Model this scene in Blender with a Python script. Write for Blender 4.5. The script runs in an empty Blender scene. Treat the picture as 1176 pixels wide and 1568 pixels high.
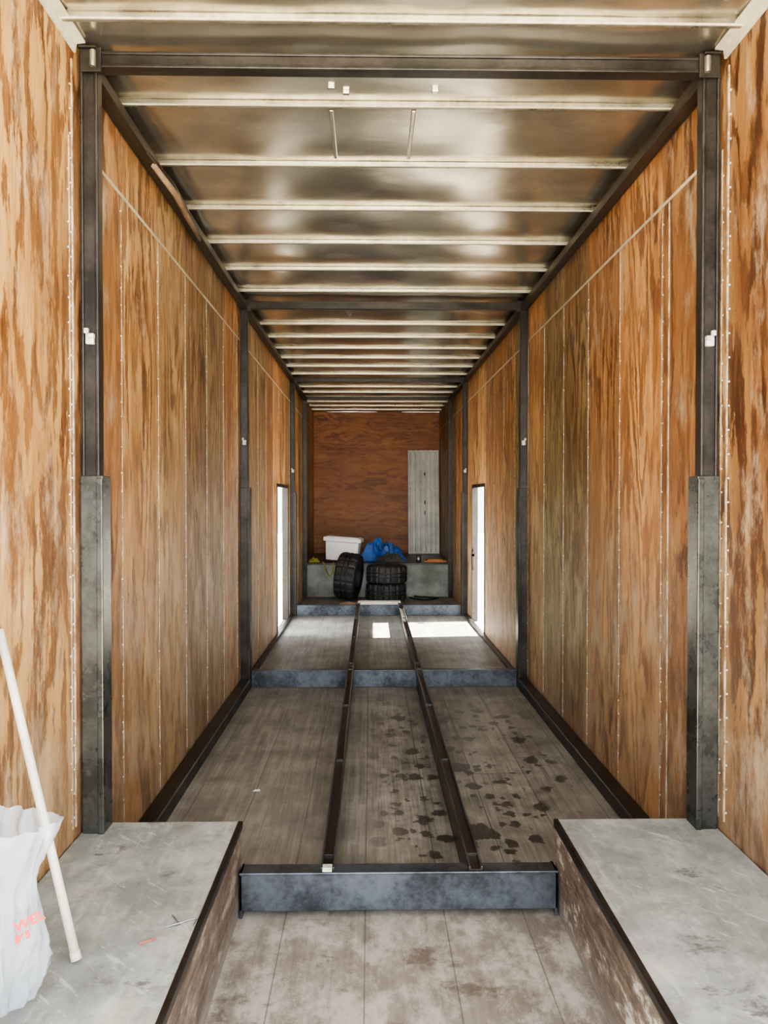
import bpy, bmesh, math, random
from mathutils import Vector, Matrix, noise
random.seed(4)
S=bpy.context.scene
XL,XR=-1.10,1.34
ZC=3.30
Y0,Y1=1.15,15.25
D1,D2,D3,D4=3.0,6.68,10.8,12.84
BZ=0.34

# ------------------------------------------------ node helper
class G:
    def __init__(s,name):
        s.m=bpy.data.materials.new(name); s.m.use_nodes=True
        s.t=s.m.node_tree; s.n=s.t.nodes; s.l=s.t.links
        s.b=s.n['Principled BSDF']
        s.out=s.n['Material Output']
    def set(s,sock,v):
        if hasattr(v,'is_output'): s.l.new(v,sock)
        elif isinstance(v,(tuple,list)) and len(v)==3 and sock.type=='RGBA': sock.default_value=(*v,1)
        else: sock.default_value=v
    def math(s,op,a,b=0,c=0,clamp=False):
        n=s.n.new('ShaderNodeMath'); n.operation=op; n.use_clamp=clamp
        s.set(n.inputs[0],a); s.set(n.inputs[1],b)
        if op in('MULTIPLY_ADD','SMOOTH_MIN','COMPARE'): s.set(n.inputs[2],c)
        return n.outputs[0]
    def pos(s):
        g=s.n.new('ShaderNodeNewGeometry'); x=s.n.new('ShaderNodeSeparateXYZ')
        s.l.new(g.outputs['Position'],x.inputs[0]); return x.outputs[0],x.outputs[1],x.outputs[2]
    def obj(s):
        g=s.n.new('ShaderNodeTexCoord'); x=s.n.new('ShaderNodeSeparateXYZ')
        s.l.new(g.outputs['Object'],x.inputs[0]); return x.outputs[0],x.outputs[1],x.outputs[2]
    def comb(s,a,b,c):
        n=s.n.new('ShaderNodeCombineXYZ')
        for i,v in enumerate((a,b,c)): s.set(n.inputs[i],v)
        return n.outputs[0]
    def noise(s,v,scale=1,detail=3,rough=.5,dist=0):
        n=s.n.new('ShaderNodeTexNoise'); s.l.new(v,n.inputs['Vector'])
        n.inputs['Scale'].default_value=scale; n.inputs['Detail'].default_value=detail
        n.inputs['Roughness'].default_value=rough; n.inputs['Distortion'].default_value=dist
        return n.outputs[0]
    def white(s,w):
        n=s.n.new('ShaderNodeTexWhiteNoise'); n.noise_dimensions='1D'; s.set(n.inputs['W'],w); return n.outputs['Value']
    def mapr(s,v,a,b,c=0,d=1):
        n=s.n.new('ShaderNodeMapRange'); n.interpolation_type='SMOOTHSTEP'
        s.set(n.inputs[0],v)
        for i,k in enumerate((a,b,c,d)): s.set(n.inputs[i+1],k)
        return n.outputs[0]
    def ramp(s,v,stops):
        n=s.n.new('ShaderNodeValToRGB'); s.set(n.inputs[0],v)
        e=n.color_ramp.elements
        while len(e)<len(stops): e.new(.5)
        for i,(p,c) in enumerate(stops): e[i].position=p; e[i].color=(*c,1)
        return n.outputs[0]
    def mix(s,f,a,b,mode='MIX'):
        n=s.n.new('ShaderNodeMix'); n.data_type='RGBA'; n.blend_type=mode
        s.set(n.inputs[0],f); s.set(n.inputs[6],a); s.set(n.inputs[7],b); return n.outputs[2]
    def bump(s,h,strength=.3,dist=.01):
        n=s.n.new('ShaderNodeBump'); n.inputs['Strength'].default_value=strength; n.inputs['Distance'].default_value=dist
        s.l.new(h,n.inputs['Height']); s.l.new(n.outputs[0],s.b.inputs['Normal'])
    def fin(s,col=None,rough=None,metal=None,spec=None):
        if col is not None: s.set(s.b.inputs['Base Color'],col)
        if rough is not None: s.set(s.b.inputs['Roughness'],rough)
        if metal is not None: s.set(s.b.inputs['Metallic'],metal)
        if spec is not None: s.set(s.b.inputs['Specular IOR Level'],spec)
        return s.m

def plywood(name,u,v,s0,p,dark,mid,light,seed=0,scuff=True,rings=90,across=2.2,along=.38,tintamt=1.0,rough=.5,bold=True,figure=1.0,endshade=(.66,.62,.58)):
    g=G(name); P=g.pos(); U=P[u]; V=P[v]
    idn=g.math('FLOOR',g.math('DIVIDE',g.math('SUBTRACT',U,s0),p))
    r1=g.white(g.math('ADD',idn,seed+.5)); r2=g.white(g.math('ADD',idn,seed+77.3)); r3=g.white(g.math('ADD',idn,seed+31.9))
    uo=g.math('ADD',U,g.math('MULTIPLY',idn,3.71))
    wob=g.noise(g.comb(g.math('MULTIPLY',uo,34),g.math('MULTIPLY',V,10),1.3),1,6,.75)
    f=g.noise(g.comb(g.math('MULTIPLY',uo,across),g.math('MULTIPLY',V,along),g.math('MULTIPLY',r1,23.0)),1.0,3.5,.5,.15)
    ph=g.math('ADD',g.math('MULTIPLY',f,rings),g.math('MULTIPLY',wob,9.0))
    ring=g.math('MULTIPLY_ADD',g.math('SINE',ph),.5,.5)
    ring=g.mapr(ring,.12,.70)
    fine=g.noise(g.comb(g.math('MULTIPLY',uo,130),g.math('MULTIPLY',V,6),2.0),1,3,.65)
    midn=g.noise(g.comb(g.math('MULTIPLY',uo,42),g.math('MULTIPLY',V,3.5),6.0),1,4,.65)
    streak=g.noise(g.comb(g.math('MULTIPLY',uo,9),g.math('MULTIPLY',V,.6),r2),1,4,.6)
    blot=g.noise(g.comb(g.math('MULTIPLY',uo,2.2),g.math('MULTIPLY',V,1.0),5.0),1,3,.55)
    zone=g.mapr(blot,.38,.60)
    amp=g.math('MULTIPLY_ADD',zone,.18*figure,.05*figure)
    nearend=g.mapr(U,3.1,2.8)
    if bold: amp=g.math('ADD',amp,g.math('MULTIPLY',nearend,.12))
    t=g.math('MULTIPLY',g.math('SUBTRACT',ring,.5),amp)
    t=g.math('ADD',t,g.math('MULTIPLY',fine,.30))
    t=g.math('ADD',t,g.math('MULTIPLY',midn,.32))
    t=g.math('ADD',t,g.math('MULTIPLY',streak,.42))
    t=g.math('ADD',t,-.03)
    t=g.math('ADD',t,g.math('MULTIPLY',g.math('SUBTRACT',r2,.5),.10))
    col=g.ramp(t,[(.30,dark),(.50,mid),(.70,light)])
    # sheets came from different batches: redder, greyer, darker, paler
    tint=g.mix(r1,(1.06,.88,.70),(.88,.96,.90))
    col=g.mix(tintamt,col,tint,'MULTIPLY')
    vv=g.math('MULTIPLY_ADD',r3,.58,.50)
    col=g.mix(tintamt,col,g.comb(vv,vv,vv),'MULTIPLY')
    if bold: col=g.mix(nearend,col,endshade,'MULTIPLY')  # painted shade: near-end sheets darkened and warmed against the strong sky light
    dirt=g.noise(g.comb(g.math('MULTIPLY',U,1.7),g.math('MULTIPLY',V,.7),12.0),1,6,.7)
    col=g.mix(g.mapr(dirt,.48,.70,0,.6),col,tuple(k*1.2 for k in dark))
    fl=g.noise(g.comb(g.math('MULTIPLY',uo,20),g.math('MULTIPLY',V,4.2),9.0),1,2,.5)
    col=g.mix(g.mapr(fl,.64,.70,0,.65),col,tuple(k*.7 for k in dark))
    if scuff:
        sc=g.noise(g.comb(g.math('MULTIPLY',U,5),g.math('MULTIPLY',V,1.7),3.0),1,7,.78)
        low=g.mapr(V,2.3,.2,0,.10)
        m=g.mapr(g.math('ADD',sc,low),.52,.70,0,.60)
        col=g.mix(m,col,(.50,.39,.26))
        col=g.mix(g.mapr(V,1.7,.1,0,.30),col,(.25,.205,.155))
    g.bump(g.math('ADD',fine,g.math('MULTIPLY',ring,.4)),.25,.003)
    return g.fin(col,g.math('MULTIPLY_ADD',midn,.4,rough-.18),0,.45)

M={}
M['wallL']=plywood('plywood_left',1,2,2.90,.60,(.100,.041,.014),(.365,.192,.077),(.68,.46,.225),seed=3,endshade=(.84,.72,.58))
M['wallR']=plywood('plywood_right',1,2,2.98,.61,(.098,.038,.014),(.355,.180,.072),(.66,.43,.205),seed=12,endshade=(.66,.52,.42))
M['back']=plywood('plywood_back',2,0,.56,1.22,(.13,.038,.009),(.32,.115,.030),(.43,.175,.052),seed=7,scuff=False,across=2.4,along=.7,rings=60,tintamt=.15,bold=False,figure=.7)

def steel(name,c1,c2,metal=.75,rough=.42,sc=6):
    g=G(name); x,y,z=g.pos()
    n1=g.noise(g.comb(x,y,z),sc,5,.65); n2=g.noise(g.comb(x,y,z),sc*9,3,.6)
    t=g.math('MULTIPLY_ADD',n2,.3,g.math('MULTIPLY',n1,.7))
    col=g.mix(g.mapr(t,.36,.64),c1,c2)
    g.bump(n2,.1,.002)
    return g.fin(col,g.math('MULTIPLY_ADD',n1,.35,rough-.17),metal)
M['steel']=steel('dark_steel',(.014,.012,.010),(.038,.033,.028),.5,.34)
M['steelB']=steel('mill_steel',(.026,.030,.035),(.095,.107,.125),.6,.36,4)
M['sleeve']=steel('sleeve_steel',(.040,.042,.039),(.10,.104,.096),.65,.28,5)
M['brown']=steel('rust_steel',(.020,.013,.009),(.042,.029,.021),.4,.45)
M['galv']=steel('galvanised_bow',(.20,.18,.13),(.38,.345,.26),.75,.32,5)
M['cream']=steel('cream_trim',(.36,.32,.225),(.56,.51,.39),.1,.5,4)
M['clip']=steel('clip_paint',(.35,.33,.28),(.70,.68,.61),.2,.5,20)
M['seam']=steel('seam_strip',(.18,.105,.05),(.58,.50,.37),.1,.5,14)
M['rivet']=steel('rivet',(.40,.36,.29),(.74,.70,.62),.3,.4)

# ceiling sheet
g=G('aluminium_sheet'); x,y,z=g.pos()
n1=g.noise(g.comb(g.math('MULTIPLY',x,1.2),g.math('MULTIPLY',y,2.0),0),1,4,.6)
n2=g.noise(g.comb(g.math('MULTIPLY',x,14),g.math('MULTIPLY',y,30),0),1,5,.65)
n3=g.noise(g.comb(g.math('MULTIPLY',x,3),g.math('MULTIPLY',y,.6),4.0),1,3,.6)
col=g.mix(g.mapr(n1,.35,.66),(.38,.345,.27),(.62,.58,.48))
col=g.mix(g.mapr(n2,.5,.75,0,.30),col,(.26,.21,.13))
g.bump(g.math('ADD',n1,g.math('MULTIPLY',n2,.03)),.25,.02)
M['sheet']=g.fin(col,g.math('MULTIPLY_ADD',n3,.20,.13),.92)

# floor
g=G('worn_floor_planks'); x,y,z=g.pos()
pu=g.math('DIVIDE',g.math('ADD',x,.02),.305); idn=g.math('FLOOR',pu); fr=g.math('FRACT',pu)
r=g.white(idn); row=g.math('DIVIDE',g.math('ADD',y,g.math('MULTIPLY',r,3)),3.6)
r2=g.white(g.math('ADD',g.math('MULTIPLY',idn,7.1),g.math('FLOOR',row)))
gr=g.noise(g.comb(g.math('MULTIPLY',x,80),g.math('MULTIPLY',y,3),r2),1,4,.65)
lamu=g.math('FLOOR',g.math('MULTIPLY',x,32.8))
lam=g.white(g.math('ADD',lamu,g.math('FLOOR',g.math('MULTIPLY_ADD',g.white(lamu),9,g.math('MULTIPLY',y,1.3)))))
bl=g.noise(g.comb(x,y,0),2.6,6,.7)
bl2=g.noise(g.comb(g.math('MULTIPLY',x,3),g.math('MULTIPLY',y,1.8),7),2.6,8,.78)
bl3=g.noise(g.comb(x,g.math('MULTIPLY',y,1.3),17),4.5,7,.75)
t=g.math('ADD',g.math('MULTIPLY',gr,.32),g.math('ADD',g.math('MULTIPLY',bl,.55),g.math('MULTIPLY',r2,.05)))
t=g.math('ADD',t,g.math('MULTIPLY',lam,.08))
col=g.ramp(t,[(.3,(.085,.079,.070)),(.50,(.205,.196,.176)),(.72,(.38,.366,.335))])
near=g.mapr(y,3.3,2.8)
col=g.mix(g.math('MULTIPLY',near,.35),col,(.20,.145,.11))
wear=g.math('MULTIPLY',near,g.mapr(bl2,.42,.62,0,.70))
col=g.mix(wear,col,(.46,.44,.395))
col=g.mix(g.math('MULTIPLY',near,g.mapr(bl3,.54,.64,0,.75)),col,(.095,.07,.055))
edge=g.math('MINIMUM',fr,g.math('SUBTRACT',1,fr))
col=g.mix(g.mapr(edge,.012,.004,0,.55),col,(.05,.042,.035))
fy=g.math('FRACT',row); ey=g.math('MINIMUM',fy,g.math('SUBTRACT',1,fy))
col=g.mix(g.mapr(ey,.0015,.0005,0,.5),col,(.05,.042,.035))
warp=g.noise(g.comb(x,y,0),16,4,.65); warp2=g.noise(g.comb(x,y,5),16,4,.65)
vx=g.math('MULTIPLY_ADD',warp,.10,x); vy=g.math('MULTIPLY_ADD',warp2,.10,y)
def drops(scale,hi,dens,off):
    n=g.n.new('ShaderNodeTexVoronoi'); g.l.new(g.comb(g.math('ADD',vx,off),g.math('MULTIPLY',vy,.75),0),n.inputs['Vector']); n.inputs['Scale'].default_value=scale
    sep=g.n.new('ShaderNodeSeparateColor'); g.l.new(n.outputs['Color'],sep.inputs[0])
    sz=g.mapr(sep.outputs[0],dens,1,0,hi)
    return g.mapr(g.math('SUBTRACT',n.outputs['Distance'],sz),.0,-.04,0,1)
dm=g.math('MAXIMUM',drops(9.5,.48,.25,0),g.math('MAXIMUM',drops(14,.45,.30,.37),drops(6.2,.45,.50,.71)))
reg=g.math('MULTIPLY',g.mapr(x,-.20,.35),g.math('MULTIPLY',g.mapr(y,3.2,3.5),g.mapr(y,6.4,5.6)))
reg=g.math('MULTIPLY',reg,g.mapr(x,1.25,1.05))
rn=g.noise(g.comb(x,y,3),1.9,2,.5)
dm=g.math('MULTIPLY',g.math('MULTIPLY',dm,reg),g.mapr(rn,.28,.42))
col=g.mix(g.math('MULTIPLY',dm,.84),col,(.024,.020,.018))
big=g.noise(g.comb(x,y,1),2.4,5,.65)
col=g.mix(g.mapr(big,.56,.70,0,.4),col,(.085,.072,.06))
g.bump(g.math('ADD',gr,g.mapr(edge,.0,.012)),.25,.003)
M['floor']=g.fin(col,g.math('MULTIPLY_ADD',dm,-.20,.56),0,.35)

# wheel box top and sides
g=G('box_top_paint'); x,y,z=g.pos()
a=g.noise(g.comb(x,y,z),3,6,.7); b=g.noise(g.comb(g.math('MULTIPLY',x,30),g.math('MULTIPLY',y,5),z),1,4,.7)
c=g.noise(g.comb(g.math('ADD',x,.3),g.math('MULTIPLY',y,1.6),4),3.2,9,.80)
dx=g.math('SUBTRACT',x,.97); dy=g.math('MULTIPLY',g.math('SUBTRACT',y,2.08),.6)
rr=g.math('SQRT',g.math('ADD',g.math('MULTIPLY',dx,dx),g.math('MULTIPLY',dy,dy)))
c=g.math('ADD',c,g.mapr(rr,.26,.02,-.02,.09))
d_=g.noise(g.comb(x,y,2.7),9,7,.8)
e_=g.noise(g.comb(g.math('MULTIPLY',g.math('ADD',x,y),14),g.math('MULTIPLY',g.math('SUBTRACT',x,y),2),1),1,5,.8)
col=g.mix(g.mapr(a,.35,.65),(.185,.20,.19),(.35,.365,.35))
col=g.mix(g.mapr(b,.5,.75,0,.5),col,(.50,.515,.49))
col=g.mix(g.mapr(d_,.46,.66,0,.60),col,(.14,.138,.128))
col=g.mix(g.mapr(e_,.58,.64,0,.5),col,(.56,.57,.545))
col=g.mix(g.mapr(c,.58,.66,0,.75),col,(.055,.052,.050))
col=g.mix(g.mapr(a,.58,.70,0,.6),col,(.40,.31,.22))
g.bump(g.math('ADD',b,d_),.3,.003); M['boxtop']=g.fin(col,.5)
g=G('box_side_wood'); x,y,z=g.pos()
a=g.noise(g.comb(x,g.math('MULTIPLY',y,2.5),g.math('MULTIPLY',z,6)),1.6,8,.8)
b=g.noise(g.comb(x,g.math('MULTIPLY',y,6),g.math('MULTIPLY',z,60)),1,3,.6)
col=g.mix(g.mapr(g.math('MULTIPLY_ADD',b,.3,g.math('MULTIPLY',a,.7)),.38,.62),(.055,.038,.028),(.18,.138,.105))
col=g.mix(g.math('MULTIPLY',g.mapr(a,.53,.62,0,.8),g.mapr(x,-.6,.7,.35,1)),col,(.54,.51,.45))
col=g.mix(g.mapr(z,.12,0,0,.5),col,(.30,.28,.25))
g.bump(g.math('ADD',b,a),.5,.006); M['boxside']=g.fin(col,.7)

def plain(name,c,rough=.6,metal=0,var=.15,sc=6):
    g=G(name); x,y,z=g.obj(); n=g.noise(g.comb(x,y,z),sc,4,.6)
    col=g.mix(g.mapr(n,.3,.7),tuple(k*(1-var) for k in c),tuple(min(1,k*(1+var)) for k in c))
    return g.fin(col,rough,metal)
M['white']=plain('white_foam',(.88,.88,.86),.5,0,.04)
M['panelwhite']=plain('painted_panel',(.60,.61,.54),.45,0,.2,3)
M['rubber']=plain('tyre_rubber',(.018,.018,.019),.6,0,.3)
M['tarp']=plain('blue_tarp',(.012,.09,.34),.4,0,.5)
M['dark']=plain('dark_cloth',(.04,.04,.035),.8,0,.4)
M['olive']=plain('olive_glove',(.30,.28,.05),.8,0,.3)
M['wood']=plain('raw_wood',(.20,.125,.075),.7,0,.3)
M['woodorange']=plain('orange_wood',(.50,.21,.07),.6,0,.3)
M['pole']=plain('pole_paint',(.52,.49,.42),.5,0,.15)
M['red']=plain('red_print',(.58,.015,.015),.5,0,.05)
M['platform']=plain('platform_face',(.22,.24,.21),.6,0,.45,3)
M['ground']=plain('ground_gravel',(.55,.52,.46),.9,0,.2,.8)
M['leaf']=plain('hedge_leaf',(.10,.22,.05),.8,0,.5,3)
M['wire']=plain('wire_metal',(.35,.35,.35),.3,.9,.1)
M['redwood']=plain('red_splinter',(.40,.10,.07),.6,0,.2)
M['skin_out']=plain('outer_skin',(.7,.7,.7),.5,0,.05)
g=G('thin_plastic'); 
tr=g.n.new('ShaderNodeBsdfTransparent'); tl=g.n.new('ShaderNodeBsdfTranslucent'); tl.inputs[0].default_value=(.8,.87,.94,1)
g.b.inputs['Base Color'].default_value=(.60,.66,.73,1); g.b.inputs['Roughness'].default_value=.15
m1=g.n.new('ShaderNodeMixShader'); m1.inputs[0].default_value=.3; g.l.new(g.b.outputs[0],m1.inputs[1]); g.l.new(tl.outputs[0],m1.inputs[2])
m2=g.n.new('ShaderNodeMixShader'); m2.inputs[0].default_value=.60; g.l.new(m1.outputs[0],m2.inputs[1]); g.l.new(tr.outputs[0],m2.inputs[2])
g.l.new(m2.outputs[0],g.out.inputs[0]); M['bag']=g.m

# ------------------------------------------------ mesh helper
class MB:
    def __init__(s,name,mats):
        s.name=name; s.bm=bmesh.new(); s.mats=mats
    def box(s,x0,x1,y0,y1,z0,z1,m=0):
        vs=[s.bm.verts.new((x,y,z)) for x in(x0,x1) for y in(y0,y1) for z in(z0,z1)]
        for f in((0,1,3,2),(4,6,7,5),(0,4,5,1),(2,3,7,6),(0,2,6,4),(1,5,7,3)):
            fc=s.bm.faces.new([vs[i] for i in f]); fc.material_index=m
        return vs
    def prism(s,pts,axis,a,b,m=0):
        def mk(p,t):
            return {0:(t,p[0],p[1]),1:(p[0],t,p[1]),2:(p[0],p[1],t)}[axis]
        A=[s.bm.verts.new(mk(p,a)) for p in pts]; B=[s.bm.verts.new(mk(p,b)) for p in pts]
        n=len(pts)
        for i in range(n):
            f=s.bm.faces.new((A[i],A[(i+1)%n],B[(i+1)%n],B[i])); f.material_index=m
        for c in(A,B[::-1]):
            f=s.bm.faces.new(c); f.material_index=m
        return A+B
    def tube(s,pts,r,m=0,seg=8):
        rings=[]
        for i,p in enumerate(pts):
            p=Vector(p); d=(Vector(pts[min(i+1,len(pts)-1)])-Vector(pts[max(i-1,0)])).normalized()
            u=d.orthogonal().normalized() if not rings else (u-d*u.dot(d)).normalized()
            w=d.cross(u); rr=r[i] if isinstance(r,(list,tuple)) else r
            rings.append([s.bm.verts.new(p+(u*math.cos(k*2*math.pi/seg)+w*math.sin(k*2*math.pi/seg))*rr) for k in range(seg)])
        for a,b in zip(rings,rings[1:]):
            for k in range(seg):
                f=s.bm.faces.new((a[k],a[(k+1)%seg],b[(k+1)%seg],b[k])); f.material_index=m; f.smooth=True
        for c in(rings[0][::-1],rings[-1]):
            f=s.bm.faces.new(c); f.material_index=m
    def done(s,parent=None,bevel=0,smooth=False,loc=None,rot=None):
        bmesh.ops.recalc_face_normals(s.bm,faces=s.bm.faces[:])
        me=bpy.data.meshes.new(s.name); s.bm.to_mesh(me); s.bm.free()
        for k in s.mats: me.materials.append(M[k])
        o=bpy.data.objects.new(s.name,me); S.collection.objects.link(o)
        if smooth:
            for p in me.polygons: p.use_smooth=True
        if bevel:
            b=o.modifiers.new('bev','BEVEL'); b.width=bevel; b.segments=2; b.limit_method='ANGLE'
        if loc: o.location=loc
        if rot: o.rotation_euler=rot
        if parent: o.parent=parent
        return o
def empty(name,loc=(0,0,0)):
    e=bpy.data.objects.new(name,None); S.collection.objects.link(e); e.location=loc; e.empty_display_size=.1; return e

# ------------------------------------------------ shell
DL=(9.25,10.42); DR=(9.15,10.25); DZ=1.76
def wall(name,xi,xo,door,mat):
    b=MB(name,[mat,'skin_out'])
    b.box(xi,xo,Y0,door[0],0,ZC); b.box(xi,xo,door[1],Y1,0,ZC); b.box(xi,xo,door[0],door[1],DZ,ZC)
    return b.done()
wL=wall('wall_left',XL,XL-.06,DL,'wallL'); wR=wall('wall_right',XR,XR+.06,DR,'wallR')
b=MB('wall_back',['back']); b.box(XL-.06,XR+.06,Y1,Y1+.06,0,ZC); b.done()
b=MB('floor',['floor']); b.box(XL-.06,XR+.06,Y0,Y1,-.08,0); b.done()
# ceiling: dented sheet between bows
b=MB('ceiling',['sheet'])
NX,NY=90,420; BOW0,BP=2.80,.60
V=[]
for j in range(NY+1):
    y=Y0+(Y1-Y0)*j/NY
    ph=((y-BOW0)/BP)%1.0; bay=math.floor((y-BOW0)/BP)
    row=[]
    for i in range(NX+1):
        x=XL-.06+(XR-XL+.12)*i/NX
        a_=.011*(1+1.1*noise.noise(Vector((x*1.5,bay*2.3,4))))
        z=ZC+.010-math.sin(ph*math.pi)*a_+.004*noise.noise(Vector((x*3,y*3,1)))
        row.append(b.bm.verts.new((x,y,z)))
    V.append(row)
for j in range(NY):
    for i in range(NX):
        b.bm.faces.new((V[j][i],V[j][i+1],V[j+1][i+1],V[j+1][i]))
ceil=b.done(smooth=True)
b=MB('roof_skin',['skin_out']); b.box(XL-.08,XR+.08,Y0,Y1+.06,ZC+.05,ZC+.09); b.done(parent=ceil)

# roof bows
b=MB('roof_bow',['galv','cream'])
y=BOW0-2*BP
while y<Y1-.1:
    if abs(y-D2)>.12 and abs(y-D3)>.12:
        z0=ZC+.012
        b.prism([(y-.024,z0),(y-.024,z0-.004),(y-.014,z0-.006),(y-.011,z0-.026),(y+.011,z0-.026),(y+.014,z0-.006),(y+.024,z0-.004),(y+.024,z0)],0,XL,XR,0)
        b.box(XL,XR,y-.013,y-.007,z0-.028,z0-.022,1)  # pale strip along the lower edge paints in the light it catches
    y+=BP
b.done(parent=ceil)
b=MB('sheet_patch_seam',['sheet'])
for (xx,ya,yb) in ((-.17,3.44,3.92),(.19,3.44,3.92)):
    b.box(xx-.009,xx+.009,ya,yb,ZC-.010,ZC+.006)
for (xx,yy) in ((-.16,3.26),(.27,3.28),(-.10,3.30)):
    b.box(xx-.014,xx+.014,yy-.01,yy+.01,ZC-.010,ZC+.006)
b.done(parent=ceil,bevel=.003)

# seam strips & rivets on the walls
def seams(side,xi,s0,p,wallobj,door):
    sg=1 if side=='left' else -1
    b=MB('seam_strips',['seam','rivet','cream'])
    y=s0-p*3
    while y<Y1:
        indoor=door[0]-.02<y<door[1]+.02
        zb=DZ+.02 if indoor else (.38 if y<3 else .09)
        if y>D4-.15: zb=.6
        if y>Y0+.05:
            b.box(*sorted((xi,xi+sg*.002)),y-.005,y+.005,zb,2.93)
            z=zb+.05
            while z<2.9:
                r=.0030
                zz=z+random.uniform(-.03,.03)
                b.box(*sorted((xi,xi+sg*.004)),y-.012-r*1.4,y-.012+r*1.4,zz-r,zz+r,1)
                z+=.10
        y+=p
    b.box(*sorted((xi,xi+sg*.003)),D1+.04,Y1-.01,2.936,2.950,2)
    yy=2.93
    b.box(*sorted((xi,xi+sg*.004)),yy-.008,yy+.002,.38,3.22)
    z=.42
    while z<3.2:
        b.box(*sorted((xi,xi+sg*.005)),yy-.024,yy-.016,z-.003,z+.003,1); z+=.09
    if side=='right': b.box(XR-.003,XR,3.50,3.512,.1,2.93)
    b.done(parent=wallobj)
seams('left',XL,3.50,.60,wL,DL); seams('right',XR,3.59,.61,wR,DR)

# door frames
def door(name,xi,xo,d,latch):
    e=empty(name,((xi+xo)/2,(d[0]+d[1])/2,0))
    b=MB('door_frame',['steel','cream'])
    x0,x1=sorted((xi,xo)); x0-=.01; x1+=.01
    ox,oy=(xi+xo)/2,(d[0]+d[1])/2
    b.box(x0-ox,x1-ox,d[0]-oy-.03,d[0]-oy+.012,0,DZ+.03)
    b.box(x0-ox,x1-ox,d[1]-oy-.012,d[1]-oy+.03,0,DZ+.03)
    b.box(x0-ox,x1-ox,d[0]-oy,d[1]-oy,DZ-.012,DZ+.03)
    b.done(parent=e,bevel=.003)
    if latch:
        b=MB('latch',['steel'])
        yy=d[1]-oy-.03
        b.box(-.05,.0,yy-.10,yy,.86,.90); b.box(-.05,-.02,yy-.10,yy-.07,.72,.92); b.box(-.03,0,yy-.02,yy,.68,.96)
        b.done(parent=e,bevel=.003)
door('door_1',XL,XL-.06,DL,False); door('door_2',XR,XR+.06,DR,True)

for nm,xi,sg in(('trim_1',XL,1),('trim_2',XR,-1)):
    b=MB(nm,['cream','galv'])
    b.prism([(xi,ZC-.045),(xi+sg*.010,ZC-.045),(xi+sg*.014,ZC-.014),(xi+sg*.045,ZC-.010),(xi+sg*.045,ZC-.002),(xi,ZC-.002)],1,Y0,D1-.05)
    b.done(bevel=.002)

# ------------------------------------------------ steel frames
def frame(D,first=False):
    e=empty('steel_frame',((XL+XR)/2,D,0)); cx=(XL+XR)/2
    d=.05
    b=MB('posts',['steel','sleeve','clip'])
    for sg,xi in((1,XL-cx),(-1,XR-cx)):
        X=lambda a,c:sorted((xi+sg*a,xi+sg*c))
        base=BZ if first else 0
        g0=.018 if first else 0.004
        P=[(0,-d/2),(.062,-d/2),(.062,d/2),(.056,d/2),(.056,-d/2+.006),(.0,-d/2+.006)]
        b.prism([(xi+sg*(g0+p[0]),p[1]) for p in P],2,base,ZC-.04,0)
        b.box(*X(g0,g0+.010),-d/2-.014,-d/2,base,ZC-.04,0)
        b.box(*X(g0+.050,g0+.062),-d/2-.008,-d/2,base,ZC-.04,0)
        zt=1.69 if D<5 else 1.70
        b.prism([(xi+sg*(g0-.003),-d/2-.022),(xi+sg*(g0+.080),-d/2-.022),(xi+sg*(g0+.080),d/2+.02),(xi+sg*(g0+.064),d/2+.02),(xi+sg*(g0+.064),-d/2-.015),(xi+sg*(g0-.003),-d/2-.015)],2,base,zt,1 if first else 0)
        b.box(*X(g0+.058,g0+.080),-d/2-.030,-d/2-.02,base,zt-.01,1 if first else 0)
        zc=2.21 if first else (2.09 if D<8 else 2.0)
        b.box(*X(g0+.018,g0+.048),-d/2-.020,-d/2,zc-.028,zc+.012,2)
        b.box(*X(g0+.014,g0+.030),-d/2-.028,-d/2-.01,zc+.010,zc+.030,2)
        b.box(*X(g0+.030,g0+.052),-d/2-.032,-d/2-.01,zc-.006,zc+.006,2)
    b.done(parent=e,bevel=.003)
    b=MB('top_beam',['steel','galv'])
    w=(XR-XL)/2
    b.prism([(-.03,ZC-.03),(-.03,ZC-.085),(.03,ZC-.085),(.03,ZC-.03)],0,-w+.03,w-.03)
    b.box(-w+.03,w-.03,-.040,-.03,ZC-.090,ZC-.078)
    b.box(-w+.03,w-.03,-.036,-.03,ZC-.040,ZC-.028)
    for sg in(1,-1):
        x0=-sg*w
        b.box(*sorted((x0+sg*.02,x0+sg*.10)),-.046,-.036,ZC-.11,ZC-.02)
        if first:
            b.tube([(x0+sg*.072,-.052,ZC-.035),(x0+sg*.072,-.052,ZC-.095)],.012,1,12)
            b.box(*sorted((x0+sg*.02,x0+sg*.085)),-.060,-.03,ZC-.028,ZC-.020,0)
    b.done(parent=e,bevel=.003)
    b=MB('floor_beam',['steelB'])
    xa,xb=(-.50-cx,.72-cx) if first else (XL-cx+.09,XR-cx-.09)
    h0,h1=(.03,.175) if first else (.002,.145)
    t=.012
    b.prism([(-.03,h0),(-.03,h1),(.05,h1),(.05,h1-t),(-.03+t,h1-t),(-.03+t,h0+t),(.05,h0+t),(.05,h0)],0,xa,xb)
    b.box(xa,xb,-.036,-.028,h1-.006,h1+.004)
    if first:
        b.box(xa,xa+.012,-.03,.06,0.001,h1); b.box(xb-.012,xb,-.03,.06,0.001,h1)
    b.done(parent=e,bevel=.003)
    return e
frame(D1,True); frame(D2); frame(D3)
b=MB('steel_post',['steel'])
for sg,xi in((1,XL),(-1,XR)):
    b.prism([(xi+sg*.004,D4-.10),(xi+sg*.07,D4-.10),(xi+sg*.07,D4-.05),(xi+sg*.058,D4-.05),(xi+sg*.058,D4-.088),(xi+sg*.004,D4-.088)],2,0.001,ZC-.03)
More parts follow.
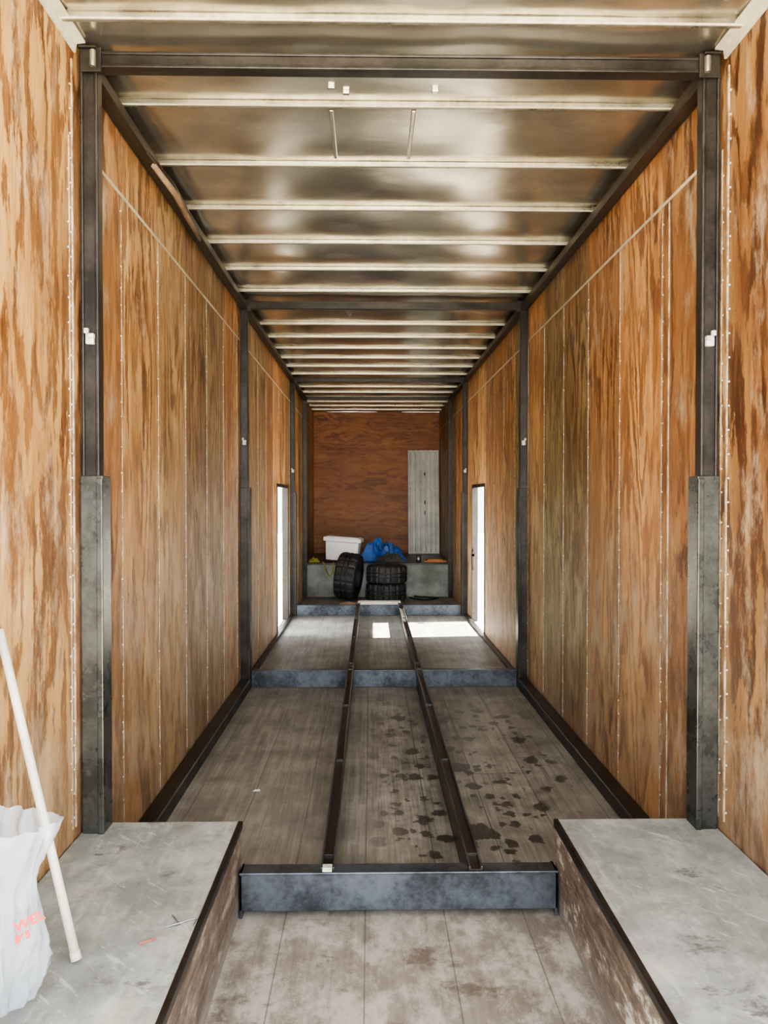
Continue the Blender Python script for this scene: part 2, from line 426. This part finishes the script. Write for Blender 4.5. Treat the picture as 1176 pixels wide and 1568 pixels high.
b.box(XL+.07,XR-.07,D4-.10,D4-.05,ZC-.08,ZC-.03)
b.done(bevel=.003)

for sg,xi in((1,XL),(-1,XR)):
    b=MB('roof_side_rail',['brown'])
    X=lambda a,c:sorted((xi+sg*a,xi+sg*c))
    for ya,yb in((D1+.035,D2-.035),(D2+.035,D3-.035),(D3+.035,D4-.11)):
        b.box(*X(.006,.062),ya,yb,ZC-.095,ZC-.040)
        b.box(*X(.03,.072),ya,yb,ZC-.103,ZC-.095)
    b.done(bevel=.004)
    b=MB('floor_side_rail',['steel'])
    for ya,yb in((D1+.07,D2-.05),(D2+.06,D3-.05)):
        if ya>6 :
            b.box(*X(.006,.05),ya,yb,.002,.035)
        else:
            b.prism([(xi+sg*.006,.002),(xi+sg*.09,.002),(xi+sg*.09,.075),(xi+sg*.082,.083),(xi+sg*.006,.083)],1,ya,yb)
    b.done(bevel=.004)
for xc in(-.165,.405):
    b=MB('centre_rail',['steel','steelB','clip'])
    for ya,yb in((D1-.02,D2-.04),(D2-.03,D3-.04)):
        zt=.19
        w=.027
        b.prism([(xc-w,zt-.035),(xc-w,zt-.0),(xc-w+.008,zt),(xc-w+.010,zt-.010),(xc+w-.010,zt-.010),(xc+w-.008,zt),(xc+w,zt),(xc+w,zt-.035)],1,ya,yb,0)
        b.box(xc-w,xc-w+.007,ya,yb,zt,zt+.002,1); b.box(xc+w-.007,xc+w,ya,yb,zt,zt+.002,1)
        b.box(xc-.012,xc+.012,ya+.08,yb-.02,.002,zt-.035,0)
        n=int((yb-ya)/1.2)
        for q in range(n+1):
            yy=ya+.12+q*(yb-ya-.24)/max(n,1)
            b.box(xc-w,xc+w,yy-.008,yy+.008,zt-.012,zt+.001,0)
    if xc<0: b.box(xc-.018,xc+.018,D1-.032,D1-.0,.180,.197,2)
    b.done(bevel=.002)

b=MB('broken_wood_strip',['brown','wood'])
b.tube([(XL+.085,3.72,3.165),(XL+.10,4.1,3.17),(XL+.085,4.42,3.165),(XL+.075,4.75,3.16)],[.014,.02,.018,.010],1,5)
b.tube([(XL+.085,3.62,3.18),(XL+.105,4.0,3.185),(XL+.10,4.4,3.18)],[.008,.014,.006],0,5)
b.done()

# ------------------------------------------------ wheel boxes
for xi,xo in((XL+.006,-.505),(XR-.008,.727)):
    b=MB('wheel_box',['boxside','boxtop','steel'])
    a,c=sorted((xi,xo)); sg=1 if xi<0 else -1
    b.box(a,c,Y0,D1+.05,0.001,BZ-.02,0)
    b.box(a,c,Y0,D1+.06,BZ-.02,BZ,1)
    b.box(*sorted((xo-sg*.014,xo+sg*.005)),Y0,D1+.06,BZ-.030,BZ+.002,2)
    b.done(bevel=.004)

b=MB('raised_platform',['platform','floor','cream','steel'])
b.box(XL+.006,XR-.006,D4,Y1-.01,0.001,.53,0); b.box(XL+.006,XR-.006,D4-.02,Y1-.01,.53,.56,3)
b.box(XL+.01,XL+.05,D4-.03,D4,0.001,.56,2); b.box(XR-.06,XR-.02,D4-.03,D4,0.001,.56,2)
b.done(bevel=.004)
b=MB('pale_board',['pole']); b.box(-.17,.42,D3+.07,D3+.20,.001,.165); 
b.box(-.17,.42,D3+.06,D3+.22,.165,.18); b.done(bevel=.003)

# ------------------------------------------------ tyres
def tyre(R,W,rim,loc,rot,name='tire'):
    b=MB(name,['rubber']); seg=72
    w=W/2
    prof=[(rim,-w*.72),(rim+.012,-w*.86),(rim+(R-rim)*.45,-w*1.0),(R*.93,-w*.93),(R*.985,-w*.78),
          (R,-w*.55),(R,-w*.30),(R-.018,-w*.26),(R-.018,-w*.16),(R,-w*.12),(R,w*.12),(R-.018,w*.16),(R-.018,w*.26),(R,w*.30),(R,w*.55),
          (R*.985,w*.78),(R*.93,w*.93),(rim+(R-rim)*.45,w),(rim+.012,w*.86),(rim,w*.72),(rim-.004,0)]
    rings=[]
    for k in range(seg):
        a=2*math.pi*k/seg; gro=.016 if k%4==0 else 0
        rings.append([b.bm.verts.new(((r-(gro if r>R*.96 else 0))*math.cos(a),(r-(gro if r>R*.96 else 0))*math.sin(a),h)) for r,h in prof])
    n=len(prof)
    for k in range(seg):
        A=rings[k];B=rings[(k+1)%seg]
        for i in range(n): b.bm.faces.new((A[i],A[(i+1)%n],B[(i+1)%n],B[i]))
    return b.done(loc=loc,rot=rot)
tyre(.37,.34,.20,(-.34,12.42,.388),(0,math.radians(97),math.radians(-12)))
tyre(.32,.28,.18,(.25,12.42,.142),(0,0,0))
tyre(.325,.28,.18,(.26,12.43,.424),(0,0,.4))

e=empty('foam_cooler',(-.47,13.18,.565)); e.rotation_euler=(0,math.radians(4),math.radians(-6))
b=MB('body',['white']); 
v=b.prism([(-.28,-.19),(.28,-.19),(.28,.19),(-.28,.19)],2,.02,.33)
for q in v[:4]: q.co.x*=.92;q.co.y*=.92
b.done(parent=e,bevel=.015)
b=MB('lid',['white']); b.box(-.315,.315,-.215,.215,.335,.40); b.box(-.27,.27,-.18,.18,.40,.415); b.done(parent=e,bevel=.012)
def crumple(name,mat,loc,sx,sy,sz,seed,n=40):
    b=MB(name,[mat]); rows=[]
    for j in range(n+1):
        row=[]
        for i in range(n+1):
            u=i/n*2-1; w=j/n*2-1
            r=max(abs(u),abs(w)); h=(1-r**2.4)
            q=Vector((u*2.2,w*2.2,seed))
            z=h*(.62+.9*abs(noise.noise(q))+.35*noise.noise(q*3.1))
            k=1+.25*noise.noise(Vector((u*1.3,w*1.3,seed+5)))
            row.append(b.bm.verts.new((u*sx*k+.04*noise.noise(q*2),w*sy*k,max(0,z*sz+.012*noise.noise(q*7)*h))))
        rows.append(row)
    for j in range(n):
        for i in range(n): b.bm.faces.new((rows[j][i],rows[j][i+1],rows[j+1][i+1],rows[j+1][i]))
    o=b.done(loc=loc); return o
crumple('blue_tarp','tarp',(.20,13.45,.565),.38,.26,.32,2.2)
crumple('dark_blanket','dark',(.34,13.02,.565),.24,.12,.15,8.1)
crumple('work_glove','olive',(-.93,13.0,.565),.08,.06,.07,3.3,20)
b=MB('extension_cord',['olive'])
b.tube([(-.78,12.80,.58),(-.76,12.78,.57),(-.70,12.78,.40),(-.66,12.78,.34),(-.62,12.78,.42),(-.60,12.78,.57),(-.59,12.80,.58)],.014); b.done()
b=MB('cable',['rubber'])
b.tube([(.64,12.65,.015),(.7,12.5,.015),(.85,12.35,.015),(1.0,12.45,.015),(1.1,12.6,.015),(.95,12.7,.015),(.8,12.62,.03),(.72,12.72,.03)],.012)
b.done()
e=MB('corrugated_panel',['panelwhite','steel'])
pts=[];N=6;W=.575
for i in range(N):
    x0=i*W/N
    pts+= [(x0,0),(x0+.028,0),(x0+.038,-.034),(x0+.066,-.034),(x0+.076,0)]
pts.append((W,0))
back=[(p[0],p[1]+.004) for p in pts[::-1]]
e.prism(pts+back,2,0,2.0)
for zz in(.0,1.28,1.96): e.box(-.004,W+.004,-.042,-.034,zz,zz+.035,0)
e.box(-.008,.006,-.044,.01,0,2.0,0); e.box(W-.006,W+.008,-.044,.01,0,2.0,0)
for zz in(.75,.95,1.5): e.box(.30,.325,-.041,-.035,zz,zz+.06,1)
e.done(loc=(.735,14.93,.565),rot=(math.radians(-7),0,0))
b=MB('orange_board',['woodorange']); b.box(.90,1.26,12.92,13.15,.562,.59); b.box(.95,1.20,12.95,13.10,.59,.61); b.done(bevel=.004)
b=MB('tin_can',['rubber','wire'])
b.tube([(.80,12.98,.562),(.80,12.98,.66)],.045,1,20); b.tube([(.80,12.98,.66),(.80,12.98,.668)],.048,0,20); b.done()
for (cx_,cy_,rz) in((-.12,12.0,.2),(-.34,11.90,-.1),(.06,11.86,.5)):
    b=MB('wood_offcut',['wood'])
    b.prism([(-.13,0),(.13,0),(.12,.04),(.02,.055),(-.12,.035)],1,-.05,.05); b.done(loc=(cx_,cy_,.0),rot=(0,0,rz),bevel=.004)

# ------------------------------------------------ foreground things
b=MB('white_pole',['pole'])
p0=Vector((-.80,2.126,BZ+.012)); p1=Vector((-1.082,2.30,1.22))
b.tube([p0,p0.lerp(p1,.33),p0.lerp(p1,.66),p1],.0125,0,14)
b.tube([p0-(p1-p0)*.004,p0+(p1-p0)*.02],.0145,0,14)
b.done()
e=empty('plastic_bag',(-.955,1.93,BZ+.005))
b=MB('bag_body',['bag']); seg=120; rings=[]
prof=[(0,.02),(.004,.55),(.02,.80),(.06,.92),(.12,1.0),(.19,.98),(.25,.90),(.30,.84),(.35,.88),(.39,.98),(.43,1.04),(.46,1.06)]
def pr(z):
    for (a,ra),(c,rc) in zip(prof,prof[1:]):
        if z<=c: return ra+(rc-ra)*(z-a)/(c-a)
    return prof[-1][1]
NR=90
for j in range(NR+1):
    z=.46*j/NR; k=pr(z); row=[]
    for i in range(seg):
        a=2*math.pi*i/seg
        q=Vector((math.cos(a)*2.2,math.sin(a)*2.2,z*5))
        rid=abs(noise.noise(Vector((math.cos(a)*3.5,math.sin(a)*3.5,z*7+4))))
        rid2=abs(noise.noise(Vector((math.cos(a)*6+z*6,math.sin(a)*6,z*11+9))))
        f=k*(1.04+.12*noise.noise(q)-.22*rid-.16*rid2)
        zz=z+(.02*noise.noise(Vector((a*3,0,1))) if j==NR else 0)
        row.append(b.bm.verts.new((max(-.138,f*.145*math.cos(a)+z*.05),f*.10*math.sin(a),zz)))
    rings.append(row)
for A,B in zip(rings,rings[1:]):
    for i in range(seg): b.bm.faces.new((A[i],A[(i+1)%seg],B[(i+1)%seg],B[i]))
b.done(parent=e,smooth=True)
for txt,z,sz in(('WEL',.238,.034),('865',.212,.024)):
    c=bpy.data.curves.new('bag_print','FONT'); c.body=txt; c.size=sz; c.extrude=.0005; c.offset=.001
    c.materials.append(M['red'])
    o=bpy.data.objects.new('bag_print',c); S.collection.objects.link(o)
    o.parent=e; o.location=(.118,-.084,z-.005); o.rotation_euler=(math.radians(88),math.radians(-10),math.radians(40))
b=MB('bent_wire',['wire'])
b.tube([(-.60,2.36,BZ+.005),(-.565,2.31,BZ+.004),(-.60,2.29,BZ+.004),(-.54,2.33,BZ+.006),(-.52,2.34,BZ+.004),(-.525,2.29,BZ+.004)],.0018,0,6); b.done()
b=MB('red_splinter',['redwood']); b.tube([(-.655,2.21,BZ+.003),(-.615,2.235,BZ+.004)],.003,0,6); b.done()
b=MB('paper_scrap',['white']); b.prism([(0,0),(.04,.004),(.036,.03),(.01,.026)],2,0,.002); b.done(loc=(-.645,4.28,.001))

# ------------------------------------------------ outside
b=MB('ground',['ground']); b.box(-60,60,-60,60,-1.05,-1.0); b.done()
b=MB('hedge',['leaf'])
for i in range(150):
    c=Vector((-7+random.uniform(-.8,.8),14+random.uniform(0,9),-.8+random.random()*1.5))
    r=random.uniform(.25,.5); res=bmesh.ops.create_icosphere(b.bm,subdivisions=2,radius=r,matrix=Matrix.Translation(c))
    for v in res['verts']: v.co+= (v.co-c)*.5*noise.noise(v.co*4)
b.done()

# ------------------------------------------------ light: bright hazy sky (lobes added behind the open end and at both sides brighten the interior), plus sun
w=bpy.data.worlds.new('world'); S.world=w; w.use_nodes=True
nt=w.node_tree; bg=nt.nodes['Background']
tc=nt.nodes.new('ShaderNodeTexCoord')
def lobe(d,p,a,prev):
    vm=nt.nodes.new('ShaderNodeVectorMath'); vm.operation='DOT_PRODUCT'
    nt.links.new(tc.outputs['Generated'],vm.inputs[0]); vm.inputs[1].default_value=Vector(d).normalized()
    mx=nt.nodes.new('ShaderNodeMath'); mx.operation='MAXIMUM'; nt.links.new(vm.outputs['Value'],mx.inputs[0]); mx.inputs[1].default_value=0
    pw=nt.nodes.new('ShaderNodeMath'); pw.operation='POWER'; nt.links.new(mx.outputs[0],pw.inputs[0]); pw.inputs[1].default_value=p
    ma=nt.nodes.new('ShaderNodeMath'); ma.operation='MULTIPLY_ADD'; nt.links.new(pw.outputs[0],ma.inputs[0]); ma.inputs[1].default_value=a
    if isinstance(prev,float): ma.inputs[2].default_value=prev
    else: nt.links.new(prev,ma.inputs[2])
    return ma.outputs[0]
s_=lobe((0.05,-1,.12),16,18,5.4)
s_=lobe((-1,.15,.45),7,30,s_)
s_=lobe((1,-.1,.35),7,16,s_)
bg.inputs[0].default_value=(.93,.965,1,1); nt.links.new(s_,bg.inputs[1])
L=bpy.data.lights.new('sun','SUN'); L.energy=120; L.angle=.01; L.color=(1,.94,.84)
o=bpy.data.objects.new('sun',L); S.collection.objects.link(o)
d=Vector((-1.38,-.12,-1.76)); o.rotation_euler=d.to_track_quat('-Z','Y').to_euler(); o.location=(10,5,12)

# ------------------------------------------------ camera
c=bpy.data.cameras.new('cam'); c.sensor_fit='VERTICAL'; c.sensor_height=36; c.lens=1200/1568*36
cam=bpy.data.objects.new('camera',c); S.collection.objects.link(cam)
cam.location=(0,0,1.6); cam.rotation_euler=(math.radians(90-.91),0,math.radians(-1.0))
c.clip_start=.05
S.camera=cam
S.view_settings.view_transform='AgX'
try: S.view_settings.look='AgX - Medium High Contrast'
except: pass
S.view_settings.exposure=-.08
